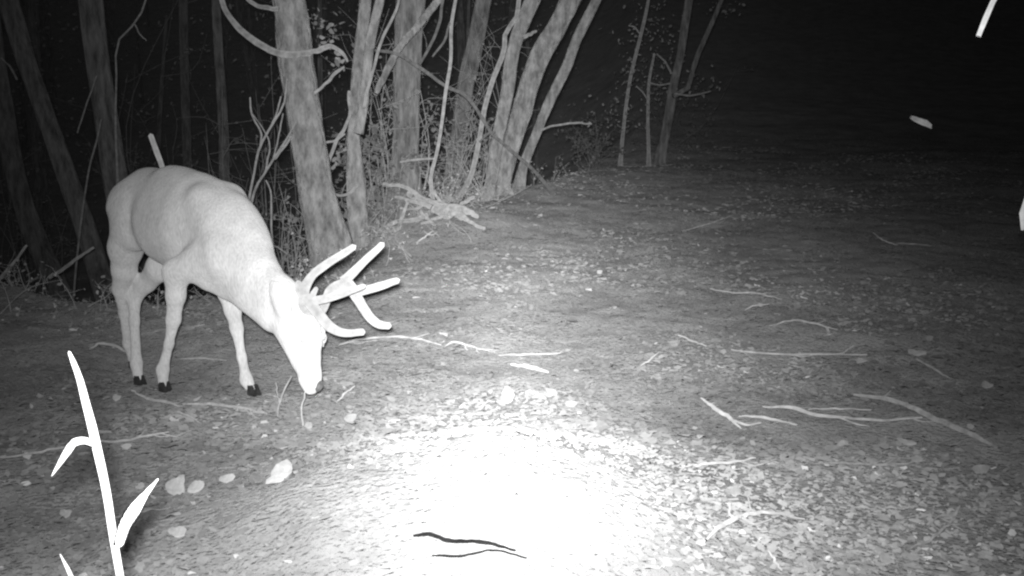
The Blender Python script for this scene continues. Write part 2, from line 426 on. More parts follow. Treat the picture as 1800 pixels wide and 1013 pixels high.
tree('sapling', 'thin crooked stem just left of the leaning clump',
     [([(800, 352, 11), (812, 340, 10), (828, 308, 9), (836, 277, 9), (844, 237, 9), (851, 194, 9), (867, 138, 9), (887, 83, 9), (888, 60, 8), (908, 30, 8), (912, 0, 8)], 9.9)],
     top=4.5, seg=8, crown=150, cat='sapling', mat='twig', n=50, rough=0.1)
tree('sapling', 'thin wavy upright stem rising from the fallen branch',
     [([(760, 345, 8), (757, 316, 7), (768, 269, 6), (776, 221, 6), (784, 158, 6), (792, 111, 6), (794, 40, 6), (801, 0, 5)], 8.6)],
     [([(703, 285, 4), (730, 281, 5), (764, 279, 4)], 8.6)],
     top=4.0, seg=8, crown=120, cat='sapling', mat='twig', n=50, rough=0.1)
# leaning broken pole and vine
def stick(name, label, pts, d=None, mat='dead', cat='stick', group=None, prongs=(), sink=0.35, seg=7, wob=0.006, lift=None):
    """a stick whose pixels lie on the ground, or at given depths"""
    def path(pts, d):
        P = []; R = []
        for q in pts:
            if d is None and len(q) < 4:
                g = gnd(q[0], q[1]); r = q[2]*0.5*g[1]/F
                g[2] += r*(0.8-sink) + (0.03 if mat == 'blk' else 0.016); P.append(g); R.append(r)
            else:
                dd = q[3] if len(q) > 3 else d; P.append(at(q[0], q[1], dd)); R.append(q[2]*0.5*dd/F)
        return P, R
    P, R = path(pts, d)
    if d is None:
        R = [r*(0.56 if mat != 'blk' else 0.8) for r in R]; R[0] *= 0.7; R[-1] *= 0.6
        wob = 0.007 if mat != 'blk' else 0.002
    V, Fc = tube(P, R, max(14, 9*len(P)), seg, 0.16, wob=wob)
    side = []
    ln = sum(np.linalg.norm(P[q+1]-P[q]) for q in range(len(P)-1))
    if d is None and ln > 0.3 and not prongs:
        g = np.random.default_rng(len(label)*31 + int(pts[0][0]))
        for _ in range(g.integers(1, 4)):
            q = g.integers(0, len(P)-1); b = P[q] + (P[q+1]-P[q])*g.uniform(0.2, 0.8); t = P[q+1]-P[q]; t[2] = 0; t /= np.linalg.norm(t)
            a = g.choice([-1, 1])*g.uniform(0.4, 0.9); t2 = np.array([t[0]*math.cos(a)-t[1]*math.sin(a), t[0]*math.sin(a)+t[1]*math.cos(a), 0])
            l2 = ln*g.uniform(0.12, 0.3); m_ = b + t2*l2*0.5 + g.normal(size=3)*l2*0.06; e_ = b + t2*l2
            for c in (m_, e_): c[2] = Hf(c[0], c[1]) + 0.012 + R[q]*0.4
            e_[2] += l2*g.uniform(0, 0.25)
            side.append(tube([b, m_, e_], [R[q]*0.6, R[q]*0.45, R[q]*0.25], 12, 6, 0.14, wob=0.004))
    if not prongs and not side:
        o = mesh_obj(name, V, Fc, mat, origin=P[0])
    else:
        o = empty(name, P[0]); mesh_obj('stem', V, Fc, mat, o)
        for V, Fc in side: mesh_obj('side_branch', V, Fc, mat, o)
        for pp in prongs:
            P2, R2 = path(pp, d); V, Fc = tube(P2, R2, max(10, 6*len(P2)), 6, 0.11, wob=wob); mesh_obj('side_branch', V, Fc, mat, o)
    return tag(o, label, cat, group)
stick('leaning_pole', 'broken pale pole leaning across the stout grey trunk', [(660, 166, 10, 8.3), (680, 125, 14, 8.4), (701, 84, 13, 8.5), (740, 40, 15, 8.7), (775, -5, 14, 8.9), (830, -70, 12, 9.1)], 8.4, 'bark', cat='pole')
stick('vine', 'long dark vine sagging diagonally across the leaning trunks', [(655, 88, 5, 7.8), (693, 93, 5, 8.0), (737, 119, 6, 8.3), (784, 152, 6, 8.7), (820, 170, 6, 9.0), (848, 209, 6, 9.3), (867, 237, 6, 9.6), (903, 269, 6, 9.8), (934, 296, 6, 10), (975, 342, 8, 10.2)], 9, 'vine', cat='vine',
      prongs=[[(737, 115, 4, 8.3), (757, 79, 5, 8.4), (772, 40, 5, 8.4), (779, -5, 5, 8.4)], [(760, 100, 3, 8.4), (782, 70, 4, 8.4), (790, 40, 3, 8.4)], [(843, 250, 4, 9.5), (858, 235, 4, 9.5), (870, 232, 4, 9.6)]])
# thin stems left of the thick trunk
def thicket(label, stems, d, name='sapling', mat='twig', cat='sapling', leaves=0):
    P, R = px_path(stems[0], d); P, R = to_ground(P, R, 1.1)
    e = empty(name, (P[0][0], P[0][1], Hf(P[0][0], P[0][1]))); tag(e, label, cat)
    for q, s in enumerate(stems):
        if q: P, R = px_path(s, d)
        R = [r*0.75 for r in R]
        V, Fc = tube(P, R, 26, 7, 0.1, wob=0.006); mesh_obj('stem' if q == 0 else 'branch', V, Fc, mat, e)
    return e
thicket('forked thin stem between the deer shoulder and the thick trunk', [[(436, 368, 6), (445, 310, 5), (454, 266, 5), (475, 225, 5), (499, 182, 4), (504, 140, 3)], [(454, 268, 4), (460, 240, 4), (441, 195, 4), (440, 172, 3)], [(470, 232, 3), (486, 200, 3), (493, 170, 3)]], 6.7)
thicket('slanting thin twin stem touching the left side of the thick trunk', [[(440, 364, 6), (452, 325, 5), (465, 306, 5), (485, 272, 5), (507, 238, 4), (520, 215, 3)], [(466, 304, 4), (471, 280, 4), (474, 255, 3), (441, 196, 2)], [(480, 280, 3), (490, 238, 3), (498, 200, 3)]], 6.9)
thicket('crooked bare twig standing below the thin forked stems', [[(480, 440, 4), (477, 405, 4), (477, 360, 4), (474, 330, 3), (468, 318, 3)], [(477, 430, 3), (492, 438, 3), (505, 448, 2)]], 6.6)
thicket('short broken sapling stub poking up behind the deer back', [[(306, 560, 12), (303, 450, 12), (297, 350, 12), (286, 296, 12), (276, 268, 12), (266, 238, 11)]], 5.2, name='broken_sapling', mat='dead')
# dim trunks of the ravine at the left
tree('tree', 'dim trunk leaning left at the far left, second from the picture edge',
     [([(185, 520, 40), (152, 404, 36), (134, 356, 35), (103, 269, 34), (75, 190, 33), (43, 99, 33), (14, 0, 33)], 10.5)],
     [([(30, 140, 4, 10.4), (18, 118, 4, 10.3), (2, 102, 3, 10.2)], 10.4)], mat='bark2', n=40)
tree('tree', 'dim broad trunk rising directly behind the deer rump',
     [([(232, 470, 50), (214, 360, 44), (200, 290, 42), (186, 198, 40), (170, 99, 40), (158, 0, 40)], 9.8)], mat='bark2', n=40)
tree('tree', 'faint dark trunk nearest the left edge of the picture',
     [([(108, 525, 42), (78, 455, 36), (52, 390, 35), (26, 300, 34), (6, 198, 34), (-10, 100, 32), (-22, 0, 32)], 11.5)], mat='bark2', n=40)
tree('tree', 'narrow dim trunk standing upright above the deer shoulders',
     [([(396, 330, 18), (395, 316, 18), (393, 237, 17), (389, 158, 17), (384, 79, 16), (380, 0, 16)], 13.0)], mat='bark2', n=36, seg=12)
tree('tree', 'very faint narrow trunk between the deer rump and the upright dim trunk',
     [([(330, 330, 16), (328, 240, 15), (324, 120, 15), (322, 0, 15)], 17.0)], mat='bark2', n=30, seg=10)
thicket('thin bent bare sapling beside the broad trunk behind the deer', [[(206, 300, 5), (203, 213, 4), (205, 138, 4), (208, 72, 4), (241, 36, 4), (257, 0, 4), (262, -40, 3)], [(236, 42, 3), (246, 60, 3), (258, 72, 2)]], 8.8)
thicket('thin bare twig slanting in front of the broad trunk behind the deer', [[(152, 325, 4), (158, 290, 4), (171, 244, 4), (178, 210, 3)], [(136, 234, 3), (150, 190, 3), (170, 134, 3)]], 8.8)
stick('stick', 'pale thin stick leaning in the ravine at the left', [(87, 489, 6, 8.0), (115, 470, 6, 8.0), (142, 450, 5, 8.0), (165, 436, 4, 8.1)], 8.0, 'dead')
stick('stick', 'dim stick slanting up from the bank at the left edge', [(0, 490, 6, 7.3), (24, 462, 5, 7.4), (47, 432, 4, 7.5)], 7.3, 'dead')
# saplings and bush at right of centre
tree('tree', 'dim forked young tree standing alone right of centre',
     [([(1160, 275, 20), (1166, 252, 17), (1175, 207, 16), (1183, 154, 16), (1195, 104, 14), (1204, 44, 14), (1211, 0, 14)], 15.5),
      ([(1183, 170, 9), (1204, 160, 9), (1222, 107, 8), (1243, 59, 8), (1266, 6, 7)], 15.4)],
     [([(1180, 130, 4), (1168, 108, 4), (1155, 95, 3)], 15.3), ([(1185, 165, 4), (1215, 168, 4), (1250, 160, 3)], 15.3), ([(1178, 147, 3), (1160, 150, 3), (1140, 145, 3)], 15.2)],
     mat='bark2', seg=10, leaves=[(1150, 60, 15.3, 26, 36, 130), (1235, 150, 15.2, 20, 16, 40), (1160, 130, 15.2, 25, 25, 60), (1270, 15, 15.4, 18, 12, 30)], n=36)
tree('sapling', 'thin leafy stem left of the dim forked young tree',
     [([(1096, 225, 6), (1107, 142, 6), (1121, 83, 6), (1136, 21, 6), (1140, 0, 5)], 14.6)], [([(1125, 60, 3), (1115, 48, 3), (1105, 46, 2)], 14.5)],
     mat='twig', seg=8, crown=120, top=4.5, cat='sapling', leaves=[(1085, 205, 14.4, 26, 18, 70), (1110, 110, 14.4, 16, 40, 50)], n=30)
tree('sapling', 'short thin stem just left of the dim forked tree foot',
     [([(1140, 268, 7), (1139, 207, 6), (1142, 136, 5), (1150, 95, 4)], 14.9)], [([(1140, 180, 3), (1128, 160, 3), (1118, 152, 2)], 14.8)],
     mat='twig', seg=8, crown=0, top=None, cat='sapling', leaves=[(1140, 170, 14.8, 16, 26, 40)], n=24)

# ------------------------------------------------------------------ understory shrubs and the far wood
def twig_tree(b, ends, g, leaf_n, r0=0.006):
    """stems from b to each end, each with finer side twigs; returns tubes and leaf positions"""
    tb = []; LP = []
    for q in ends:
        b0 = b + g.normal(size=3)*np.array([0.08, 0.08, 0]); b0[2] = Hf(b0[0], b0[1])-0.02
        mid = b0*0.5 + q*0.5 + g.normal(size=3)*np.linalg.norm(q-b0)*0.09
        tb.append(tube([b0, mid, q], [r0, r0*0.75, r0*0.3], 12, 5, 0.12, wob=0.015))
        L = np.linalg.norm(q-b0)
        for _ in range(5):
            t = g.uniform(0.3, 1.0); p = (1-t)**2*b0 + 2*t*(1-t)*mid + t*t*q
            dv = g.normal(size=3); dv[2] = dv[2]*0.6+0.35; dv /= np.linalg.norm(dv); e = p + dv*L*g.uniform(0.15, 0.38)
            m2 = (p+e)/2 + g.normal(size=3)*L*0.03
            tb.append(tube([p, m2, e], [r0*0.5, r0*0.35, r0*0.2], 7, 4, 0.1))
            m = max(1, leaf_n//(len(ends)*5)); tt = g.uniform(0.2, 1.05, (m, 1)); LP.append(p + (e-p)*tt + g.normal(size=(m, 3))*0.025)
    return tb, np.vstack(LP)
def shrub(label, u, v, d, ru, rv, n, size=(0.03, 0.07), tone=(0.2, 0.55), stems=6, smat='twig'):
    c = at(u, v, d); s = d/F; b = np.array([c[0], c[1], Hf(c[0], c[1])]); g = np.random.default_rng(int(u*3+v))
    e = empty('shrub', b); tag(e, label, 'shrub')
    ends = [c + g.normal(size=3)*np.array([ru*s, ru*s*0.7, rv*s]) for k in range(stems*2)]
    for q in ends: q[2] = max(q[2], b[2]+0.1)
    tb, LP = twig_tree(b, ends, g, n)
    V, Fc = join(tb); mesh_obj('stems', V, Fc, smat, e)
    LP[:, 2] = np.maximum(LP[:, 2], H(LP[:, 0], LP[:, 1])+0.02); n = len(LP)
    LV, LF = leaf_batch(LP, g.uniform(*size, n), 0.2, 0.3, 0.6, int(u+v))
    mesh_obj('foliage', LV, LF, 'leaf', e, smooth=False, tone=np.repeat(g.uniform(*tone, n), 7))
shrub('leafy undergrowth between the stout grey trunk and the wavy sapling', 665, 250, 9.0, 38, 75, 1100, (0.03, 0.07), (0.12, 0.32), 9)
shrub('low leafy shrub at the foot of the stout grey trunk', 650, 350, 8.5, 40, 30, 500, tone=(0.14, 0.34))
shrub('shrub with pale leaves behind the wavy thin sapling', 800, 250, 10.5, 40, 45, 500, tone=(0.15, 0.4))
shrub('dark shrub in the hollow below the thin forked stems', 510, 390, 8.0, 40, 40, 220, tone=(0.15, 0.45))
shrub('low leafy shrub right of the leaning trunk clump', 1040, 230, 13.8, 60, 26, 500, (0.03, 0.06), (0.07, 0.2), 6, 'vine')
shrub('dim shrub at the far left behind the leaning trunks', 60, 330, 13.5, 70, 90, 320, tone=(0.2, 0.45))
shrub('dim shrub in the dark above the deer back', 300, 180, 15.0, 90, 110, 420, tone=(0.2, 0.45))
shrub('small weedy plant on the bank at the left edge', 25, 500, 6.7, 26, 14, 70, (0.02, 0.05))
shrub('bare twiggy brush right behind the fallen branch heap', 790, 320, 9.4, 50, 26, 60, (0.02, 0.04), (0.2, 0.45))
shrub('bare twiggy brush at the foot of the thick pale trunk', 660, 395, 7.9, 26, 20, 50, (0.02, 0.04), (0.2, 0.45))
shrub('twiggy brush on the bank between the heap and the leaning clump', 850, 310, 10.0, 30, 30, 80, (0.02, 0.05), (0.2, 0.45))
shrub('tall twiggy brush filling the gap left of the leaning clump', 830, 150, 11.5, 40, 70, 200, (0.03, 0.06), (0.2, 0.45), 8)
shrub('twiggy brush between the slender forked trunk and the leaning pole', 680, 120, 9.6, 30, 70, 160, (0.03, 0.06), (0.2, 0.45), 8)
shrub('sparse twiggy shrub in the dark just left of the thick trunk', 440, 230, 11.0, 50, 70, 120, (0.03, 0.06), (0.2, 0.45), 7)
shrub('faint leafy shrub behind the dim forked young tree', 1180, 190, 17.5, 60, 60, 500, (0.04, 0.08), (0.1, 0.25), 8, 'vine')
# undergrowth rimming the bank: sprigs and sprouts beyond counting
g = np.random.default_rng(15); tb = []; LP = []
for k in range(150):
    q = g.integers(2, len(EDGE)-3); t = g.uniform(); p = EDGE[q]*(1-t)+EDGE[q+1]*t + g.normal(size=2)*0.35
    if p[1] > 16: continue
    b = np.array([p[0], p[1], Hf(*p)])
    ends = [b + np.array([g.normal()*0.12, g.normal()*0.12, g.uniform(0.05, 0.26)]) for _ in range(2)]
    a_, l_ = twig_tree(b, ends, g, 10, 0.003); tb += a_; LP.append(l_)
V, Fc = join(tb); ug = mesh_obj('undergrowth', V, Fc, 'twig'); tag(ug, 'low sprigs and sprouts along the rim of the bank', 'undergrowth', kind='stuff')
LP = np.vstack(LP); LV, LF = leaf_batch(LP, g.uniform(0.015, 0.035, len(LP)), 0.4, 0.3, 0.6, 19)
mesh_obj('foliage', LV, LF, 'leaf', ug, smooth=False, tone=np.repeat(g.uniform(0.35, 0.8, len(LP)), 7))['kind'] = 'stuff'
# far wood: one dim mass of stems and leaves
g = np.random.default_rng(5); tb = []; LP = []
for k in range(240):
    x = g.uniform(-26, 40); y = g.uniform(14, 60)
    if x > 1.0 or (x > -1.5 and y < 19): continue
    z0 = Hf(x, y); h = g.uniform(4, 9); r = g.uniform(0.05, 0.16); ln = g.normal(size=2)*0.5
    tb.append(tube([[x, y, z0-0.2], [x+ln[0]*0.4, y+ln[1]*0.4, z0+h*0.5], [x+ln[0], y+ln[1], z0+h]], [r, r*0.8, r*0.5], 10, 7, 0.08))
    m = g.integers(140, 300); LP.append(np.stack([x+g.normal(size=m)*0.9, y+g.normal(size=m)*0.9, z0+g.uniform(0.3, h, m)], 1))
V, Fc = join(tb); wood = mesh_obj('far_wood', V, Fc, 'bark2'); tag(wood, 'dark wood of far stems and leaves behind the ravine', 'forest', kind='stuff')
LP = np.vstack(LP); LV, LF = leaf_batch(LP, g.uniform(0.05, 0.11, len(LP)), 0.2, 0.25, 0.6, 9)
lv = mesh_obj('foliage', LV, LF, 'leaf', wood, smooth=False, tone=np.repeat(g.uniform(0.25, 0.5, len(LP)), 7)); lv['kind'] = 'stuff'


# ------------------------------------------------------------------ the deer: one continuous surface grown from a distance field
PHI = math.radians(42)
HD = np.array([math.cos(PHI), -math.sin(PHI), 0]); LT = np.array([math.sin(PHI), math.cos(PHI), 0]); UPV = np.array([0, 0, 1.0])
DO = np.array([-1.197, 4.10, 0.0])                       # ground point below the withers
ROT = np.stack([HD, LT, UPV])                            # world -> deer frame (X forward, Y left, Z up)
def dl(u, v, d): return ROT @ (at(u, v, d) - DO)
def wl(p): return DO + ROT.T @ np.asarray(p, float)
RES = 0.0075
lo = np.array([-1.05, -0.42, -0.14]); hi = np.array([0.80, 0.42, 1.06])
NG = np.ceil((hi-lo)/RES).astype(int)
AX = [lo[k] + np.arange(NG[k])*RES for k in range(3)]
FIELD = np.full(NG, 1.0)
def smin_into(sl, d, k):
    a = FIELD[sl]; h = np.clip(0.5 + 0.5*(a-d)/k, 0, 1)
    FIELD[sl] = a*(1-h) + d*h - k*h*(1-h)
def rc(a, b, ra, rb, k=0.04, sy=1.0):
    """round cone a->b; sy squeezes it sideways about its own axis"""
    a = np.asarray(a, float); b = np.asarray(b, float)
    m = max(ra, rb) + k + 0.03
    l = np.minimum(a, b) - m; h = np.maximum(a, b) + m
    i0 = np.clip(((l-lo)/RES).astype(int), 0, NG); i1 = np.clip(((h-lo)/RES).astype(int)+1, 0, NG)
    sl = tuple(slice(i0[q], i1[q]) for q in range(3))
    x = AX[0][sl[0]][:, None, None]; y = AX[1][sl[1]][None, :, None]; z = AX[2][sl[2]][None, None, :]
    ba = (b-a)*np.array([1, 1/sy, 1])
    px, py, pz = x-a[0], (y-a[1])/sy, z-a[2]
    t = np.clip((px*ba[0]+py*ba[1]+pz*ba[2])/max(ba@ba, 1e-9), 0, 1)
    d = np.sqrt((px-t*ba[0])**2 + (py-t*ba[1])**2 + (pz-t*ba[2])**2) - (ra + (rb-ra)*t)
    smin_into(sl, d*(sy if sy < 1 else 1), k)
def chain(P, R, k=0.03, sy=1.0, k0=None):
    for q in range(len(P)-1): rc(P[q], P[q+1], R[q], R[q+1], k0 if k0 and q < 2 else k, sy)
# trunk of the body
rc((0.02, 0, 0.655), (-0.22, 0, 0.69), 0.19, 0.205, 0.05, 0.70)
rc((-0.22, 0, 0.69), (-0.42, 0, 0.70), 0.205, 0.20, 0.05, 0.86)
rc((-0.36, 0, 0.80), (-0.62, 0, 0.80), 0.12, 0.125, 0.06, 0.85)
rc((-0.08, 0, 0.82), (-0.40, 0, 0.865), 0.055, 0.06, 0.08)
rc((-0.60, 0, 0.765), (-0.68, 0, 0.74), 0.15, 0.13, 0.05, 0.85)
rc((-0.34, 0, 0.60), (-0.48, 0, 0.67), 0.10, 0.07, 0.06, 0.9)
rc((0.14, 0, 0.60), (0.02, 0, 0.56), 0.115, 0.10, 0.06, 0.85)
rc((-0.76, 0, 0.80), (-0.83, 0, 0.60), 0.03, 0.02, 0.03, 0.8)              # tail
# haunches, shoulders
for s in (-1, 1):
    rc((-0.65, s*0.08, 0.76), (-0.59, s*0.10, 0.645), 0.12, 0.085, 0.030, 0.75)
    rc((-0.68, s*0.08, 0.72), (-0.71, s*0.09, 0.60), 0.095, 0.05, 0.05, 0.8)
    fx = 0.11 if s < 0 else 0.0; fr = 0.095 if s < 0 else 0.085
    rc((-0.06, s*0.075, 0.80), (fx, s*0.092, 0.60), 0.075, fr, 0.034, 0.75)
    rc((fx, s*0.092, 0.60), (-0.03, s*0.105, 0.56), 0.09, 0.08, 0.03, 0.8)
# neck and head
neck = [(-0.02, 0, 0.71), (0.06, 0, 0.65), dl(450, 488, 3.92), dl(492, 530, 3.81), dl(514, 556, 3.765)]
chain(neck, [0.135, 0.120, 0.102, 0.088, 0.078], 0.05, 0.82)
rc(dl(372, 490, 4.03), dl(392, 500, 4.02), 0.05, 0.045, 0.06)               # brisket
rc(dl(418, 500, 3.98), dl(478, 556, 3.82), 0.075, 0.055, 0.06, 0.8)         # throat
head = [dl(518, 556, 3.76), dl(530, 588, 3.735), dl(540, 625, 3.71), dl(546, 660, 3.69), dl(549, 677, 3.685)]
chain(head, [0.072, 0.068, 0.050, 0.040, 0.033], 0.03, 0.85)
rc(dl(505, 582, 3.74), dl(526, 632, 3.71), 0.050, 0.034, 0.04, 0.75)        # jaw
rc(dl(538, 668, 3.68), dl(544, 684, 3.67), 0.026, 0.020, 0.02)              # chin
rc(dl(541, 572, 3.755), dl(549, 600, 3.735), 0.044, 0.036, 0.03)            # brow
rc(dl(535, 545, 3.77), dl(545, 555, 3.77), 0.035, 0.03, 0.03)               # poll between the antlers
# ears
chain([dl(506, 556, 3.70), dl(497, 536, 3.675), dl(486, 513, 3.675), dl(478, 498, 3.70)], [0.022, 0.032, 0.026, 0.008], 0.028, 0.45)
chain([dl(556, 562, 3.83), dl(564, 578, 3.88), dl(568, 594, 3.91), dl(568, 610, 3.93)], [0.016, 0.020, 0.017, 0.006], 0.012, 0.6)
# legs: joints from shoulder or hip down to the hoof
RF = [(0.02, -0.105, 0.58), dl(310, 478, 4.03), dl(309, 520, 4.05), dl(305, 562, 4.08), dl(297, 605, 4.11), dl(286, 650, 4.14), dl(287, 676, 4.135)]
LF_ = [(0.06, 0.095, 0.58), dl(402, 512, 4.12), dl(409, 545, 4.10), dl(416, 578, 4.08), dl(425, 628, 4.07), dl(433, 668, 4.06), dl(443, 686, 4.04)]
RH = [(-0.62, -0.09, 0.70), dl(221, 436, 4.49), dl(218, 474, 4.53), dl(212, 508, 4.58), dl(218, 550, 4.65), dl(226, 604, 4.72), dl(234, 634, 4.735)]
LH = [(-0.50, 0.09, 0.62), dl(282, 470, 4.50), dl(258, 497, 4.57), dl(236, 523, 4.60), dl(236, 565, 4.55), dl(240, 640, 4.47), dl(243, 664, 4.445)]
chain(RF, [0.080, 0.052, 0.038, 0.028, 0.018, 0.024, 0.022], 0.022, k0=0.03)
chain(LF_, [0.078, 0.044, 0.033, 0.025, 0.017, 0.024, 0.021], 0.022, k0=0.03)
chain(RH, [0.092, 0.074, 0.054, 0.036, 0.023, 0.025, 0.022], 0.022, k0=0.03)
chain(LH, [0.080, 0.060, 0.043, 0.032, 0.022, 0.025, 0.023], 0.022, k0=0.03)
# elbow, point of hock, dew claws
rc(dl(322, 474, 4.02), dl(314, 490, 4.03), 0.034, 0.028, 0.02)
rc(dl(206, 498, 4.60), dl(211, 512, 4.58), 0.018, 0.016, 0.015)
rc(dl(232, 512, 4.66), dl(236, 525, 4.64), 0.018, 0.016, 0.015)
def surface_nets(Fd):
    ins = Fd < 0
    nx, ny, nz = Fd.shape
    cnt = np.zeros((nx-1, ny-1, nz-1), np.int16); acc = np.zeros((nx-1, ny-1, nz-1, 3))
    offs = [(a, b, c) for a in (0, 1) for b in (0, 1) for c in (0, 1)]
    sub = lambda A, o: A[o[0]:nx-1+o[0], o[1]:ny-1+o[1], o[2]:nz-1+o[2]]
    tot = sum(sub(ins, o).astype(np.int8) for o in offs); act = (tot > 0) & (tot < 8)
    idx = np.argwhere(act); val = {o: Fd[idx[:, 0]+o[0], idx[:, 1]+o[1], idx[:, 2]+o[2]] for o in offs}
    P = np.zeros((len(idx), 3)); n = np.zeros(len(idx))
    for o in offs:
        for ax in range(3):
            if o[ax]: continue
            p = list(o); p[ax] = 1; p = tuple(p)
            a, b = val[o], val[p]; m = (a < 0) != (b < 0)
            t = np.where(m, a/np.where(m, a-b, 1), 0)
            q = np.tile(np.array(o, float), (len(idx), 1)); q[:, ax] += t
            P[m] += q[m]; n[m] += 1
    P = P/n[:, None] + idx
    vid = np.full(act.shape, -1); vid[tuple(idx.T)] = np.arange(len(idx))
    quads = []
    for ax in range(3):
        b, c = [(1, 2), (2, 0), (0, 1)][ax]
        s0 = [slice(0, None)]*3; s1 = [slice(0, None)]*3; s0[ax] = slice(0, -1); s1[ax] = slice(1, None)
        ch = ins[tuple(s0)] != ins[tuple(s1)]; e = np.argwhere(ch)
        e = e[(e[:, b] > 0) & (e[:, c] > 0) & (e[:, b] < Fd.shape[b]-1) & (e[:, c] < Fd.shape[c]-1)]
        eb = np.zeros(3, int); eb[b] = 1; ec = np.zeros(3, int); ec[c] = 1
        q = np.stack([vid[tuple((e-eb-ec).T)], vid[tuple((e-ec).T)], vid[tuple(e.T)], vid[tuple((e-eb).T)]], 1)
        flip = ~ins[tuple(e.T)]
        q[flip] = q[flip][:, ::-1]; quads.append(q)
    return P, np.vstack(quads)
DP, DQ = surface_nets(FIELD)
# two rounds of gentle smoothing
for _ in range(2):
    acc = np.zeros_like(DP); cn = np.zeros(len(DP))
    for a in range(4):
        np.add.at(acc, DQ[:, a], DP[DQ[:, (a+1) % 4]]); np.add.at(cn, DQ[:, a], 1)
    DP = DP*0.5 + 0.5*acc/np.maximum(cn, 1)[:, None]
DP = lo + DP*RES
deer_base = np.array([DO[0]-0.25, DO[1]+0.2, Hf(DO[0]-0.25, DO[1]+0.2)])
deer = empty('deer', deer_base)
tag(deer, 'pale antlered buck with lowered head, sniffing the ground at the left', 'deer')
mesh_obj('body', DO + DP @ ROT, DQ, 'coat', deer)

def antler(label, beam, beam_w, tines, d0):
    """main beam and tines as (u, v, depth) paths"""
    Pb = [at(*q) for q in beam]; Rb = [w*0.56*q[2]/F for w, q in zip(beam_w, beam)]
    V, Fc = tube(Pb, Rb, 36, 12, 0.05)
    a = mesh_obj('antler', V, Fc, 'velvet', deer); a['label'] = label
    for t, w in tines:
        Pt = [at(*q) for q in t]; Rt = [x*0.56*q[2]/F for x, q in zip(w, t)]
        V, Fc = tube(Pt, Rt, 20, 12, 0.05); mesh_obj('tine', V, Fc, 'velvet', a)
antler('nearer antler with a long upper tine and curled beam end',
       [(541, 556, 3.735), (536, 538, 3.71), (536, 524, 3.69), (548, 537, 3.67), (563, 556, 3.65), (578, 573, 3.62), (602, 585, 3.58), (638, 584, 3.54)], [20, 20, 20, 19, 18, 17, 14, 11],
       [([(534, 528, 3.70), (536, 506, 3.69), (547, 487, 3.69), (572, 466, 3.69), (600, 448, 3.69), (622, 434, 3.69)], [18, 17, 14, 13, 12, 10]),
        ([(544, 530, 3.68), (570, 526, 3.66), (600, 517, 3.64), (640, 503, 3.62)], [15, 14, 13, 8]),
        ([(545, 528, 3.70), (551, 516, 3.71), (556, 507, 3.72)], [11, 10, 7]),
        ([(534, 524, 3.70), (527, 508, 3.70), (524, 496, 3.71)], [16, 15, 9])], 3.7)
antler('farther antler, brighter, forked high above the face',
       [(553, 556, 3.79), (566, 545, 3.82), (573, 530, 3.85), (579, 513, 3.88), (594, 503, 3.90), (611, 500, 3.90), (623, 516, 3.88), (638, 540, 3.85), (652, 560, 3.82), (667, 571, 3.79), (684, 573, 3.77)], [16, 15, 14, 15, 18, 20, 17, 16, 15, 14, 11],
       [([(604, 495, 3.90), (618, 482, 3.90), (640, 460, 3.90), (672, 430, 3.90)], [18, 15, 13, 10]),
        ([(622, 515, 3.88), (645, 510, 3.87), (672, 502, 3.86), (699, 493, 3.85)], [15, 14, 13, 10])], 3.9)
# eyes, nose, hooves
def ball(c, r, seg=12, rings=8):
    V = []; Fc = []
    for a in range(rings+1):
        th = math.pi*a/rings
        for b in range(seg):
            ph = 2*math.pi*b/seg; V.append(c + r*np.array([math.sin(th)*math.cos(ph), math.sin(th)*math.sin(ph), math.cos(th)]))
    for a in range(rings):
        for b in range(seg): Fc.append((a*seg+b, (a+1)*seg+b, (a+1)*seg+(b+1) % seg, a*seg+(b+1) % seg))
    return np.array(V), Fc
def surf(u, v):
    """nearest point of the body along a line of sight"""
    r = ray(u, v); r = r/np.linalg.norm(r); W_ = DO + DP @ ROT - np.array([0, 0, 1.10]); t = W_ @ r
    dist = np.linalg.norm(W_ - t[:, None]*r, axis=1); ok = dist < 0.008
    return np.array([0, 0, 1.10]) + r*t[ok].min() if ok.any() else at(u, v, 3.7)
ep = surf(532, 599); ed = ROT.T @ np.array([0.1, 1, 0.1])
V, Fc = ball(ep + ray(532, 599)*0.0105, 0.013); mesh_obj('eye', V, Fc, 'eye', deer)
le = ROT @ (ep - DO); hc = dl(534, 590, 3.735); le[1] = 2*hc[1]-le[1]
V, Fc = ball(wl(le), 0.013); mesh_obj('eye', V, Fc, 'eye', deer)
V, Fc = tube([at(559, 670, 3.675), at(561, 678, 3.668), at(558, 686, 3.66)], [0.012, 0.016, 0.011], 10, 12, 0.05); mesh_obj('nose', V, Fc, 'nose', deer)
def hoof(c, fwd, sc=1.0):
    """two cloven toes under a foot centre c, pointing fwd"""
    f = np.array([fwd[0], fwd[1], 0]); f /= np.linalg.norm(f); s = np.array([-f[1], f[0], 0])
    for q in (-1, 1):
        m = c + s*q*0.0125*sc
        ring0 = [(-0.020, -0.011), (-0.005, -0.0125), (0.018, -0.011), (0.030, -0.005), (0.030, 0.004), (0.018, 0.011), (-0.005, 0.0125), (-0.020, 0.011)]
        V = []
        for h, k, sh in ((0.042, 0.72, -0.010), (0.018, 0.92, 0.0), (0.0, 1.08, 0.006)):
            for a, b in ring0: V.append(m + (f*(a*k+sh) + s*b*k)*sc + np.array([0, 0, h*sc-0.004]))
        Fc = []
        for r_ in range(2):
            for a in range(8): Fc.append((r_*8+a, r_*8+(a+1) % 8, (r_+1)*8+(a+1) % 8, (r_+1)*8+a)[::-1])
        Fc.append(tuple(range(8))); Fc.append(tuple(range(16, 24))[::-1])
        mesh_obj('hoof', np.array(V), Fc, 'hoof', deer, smooth=False)
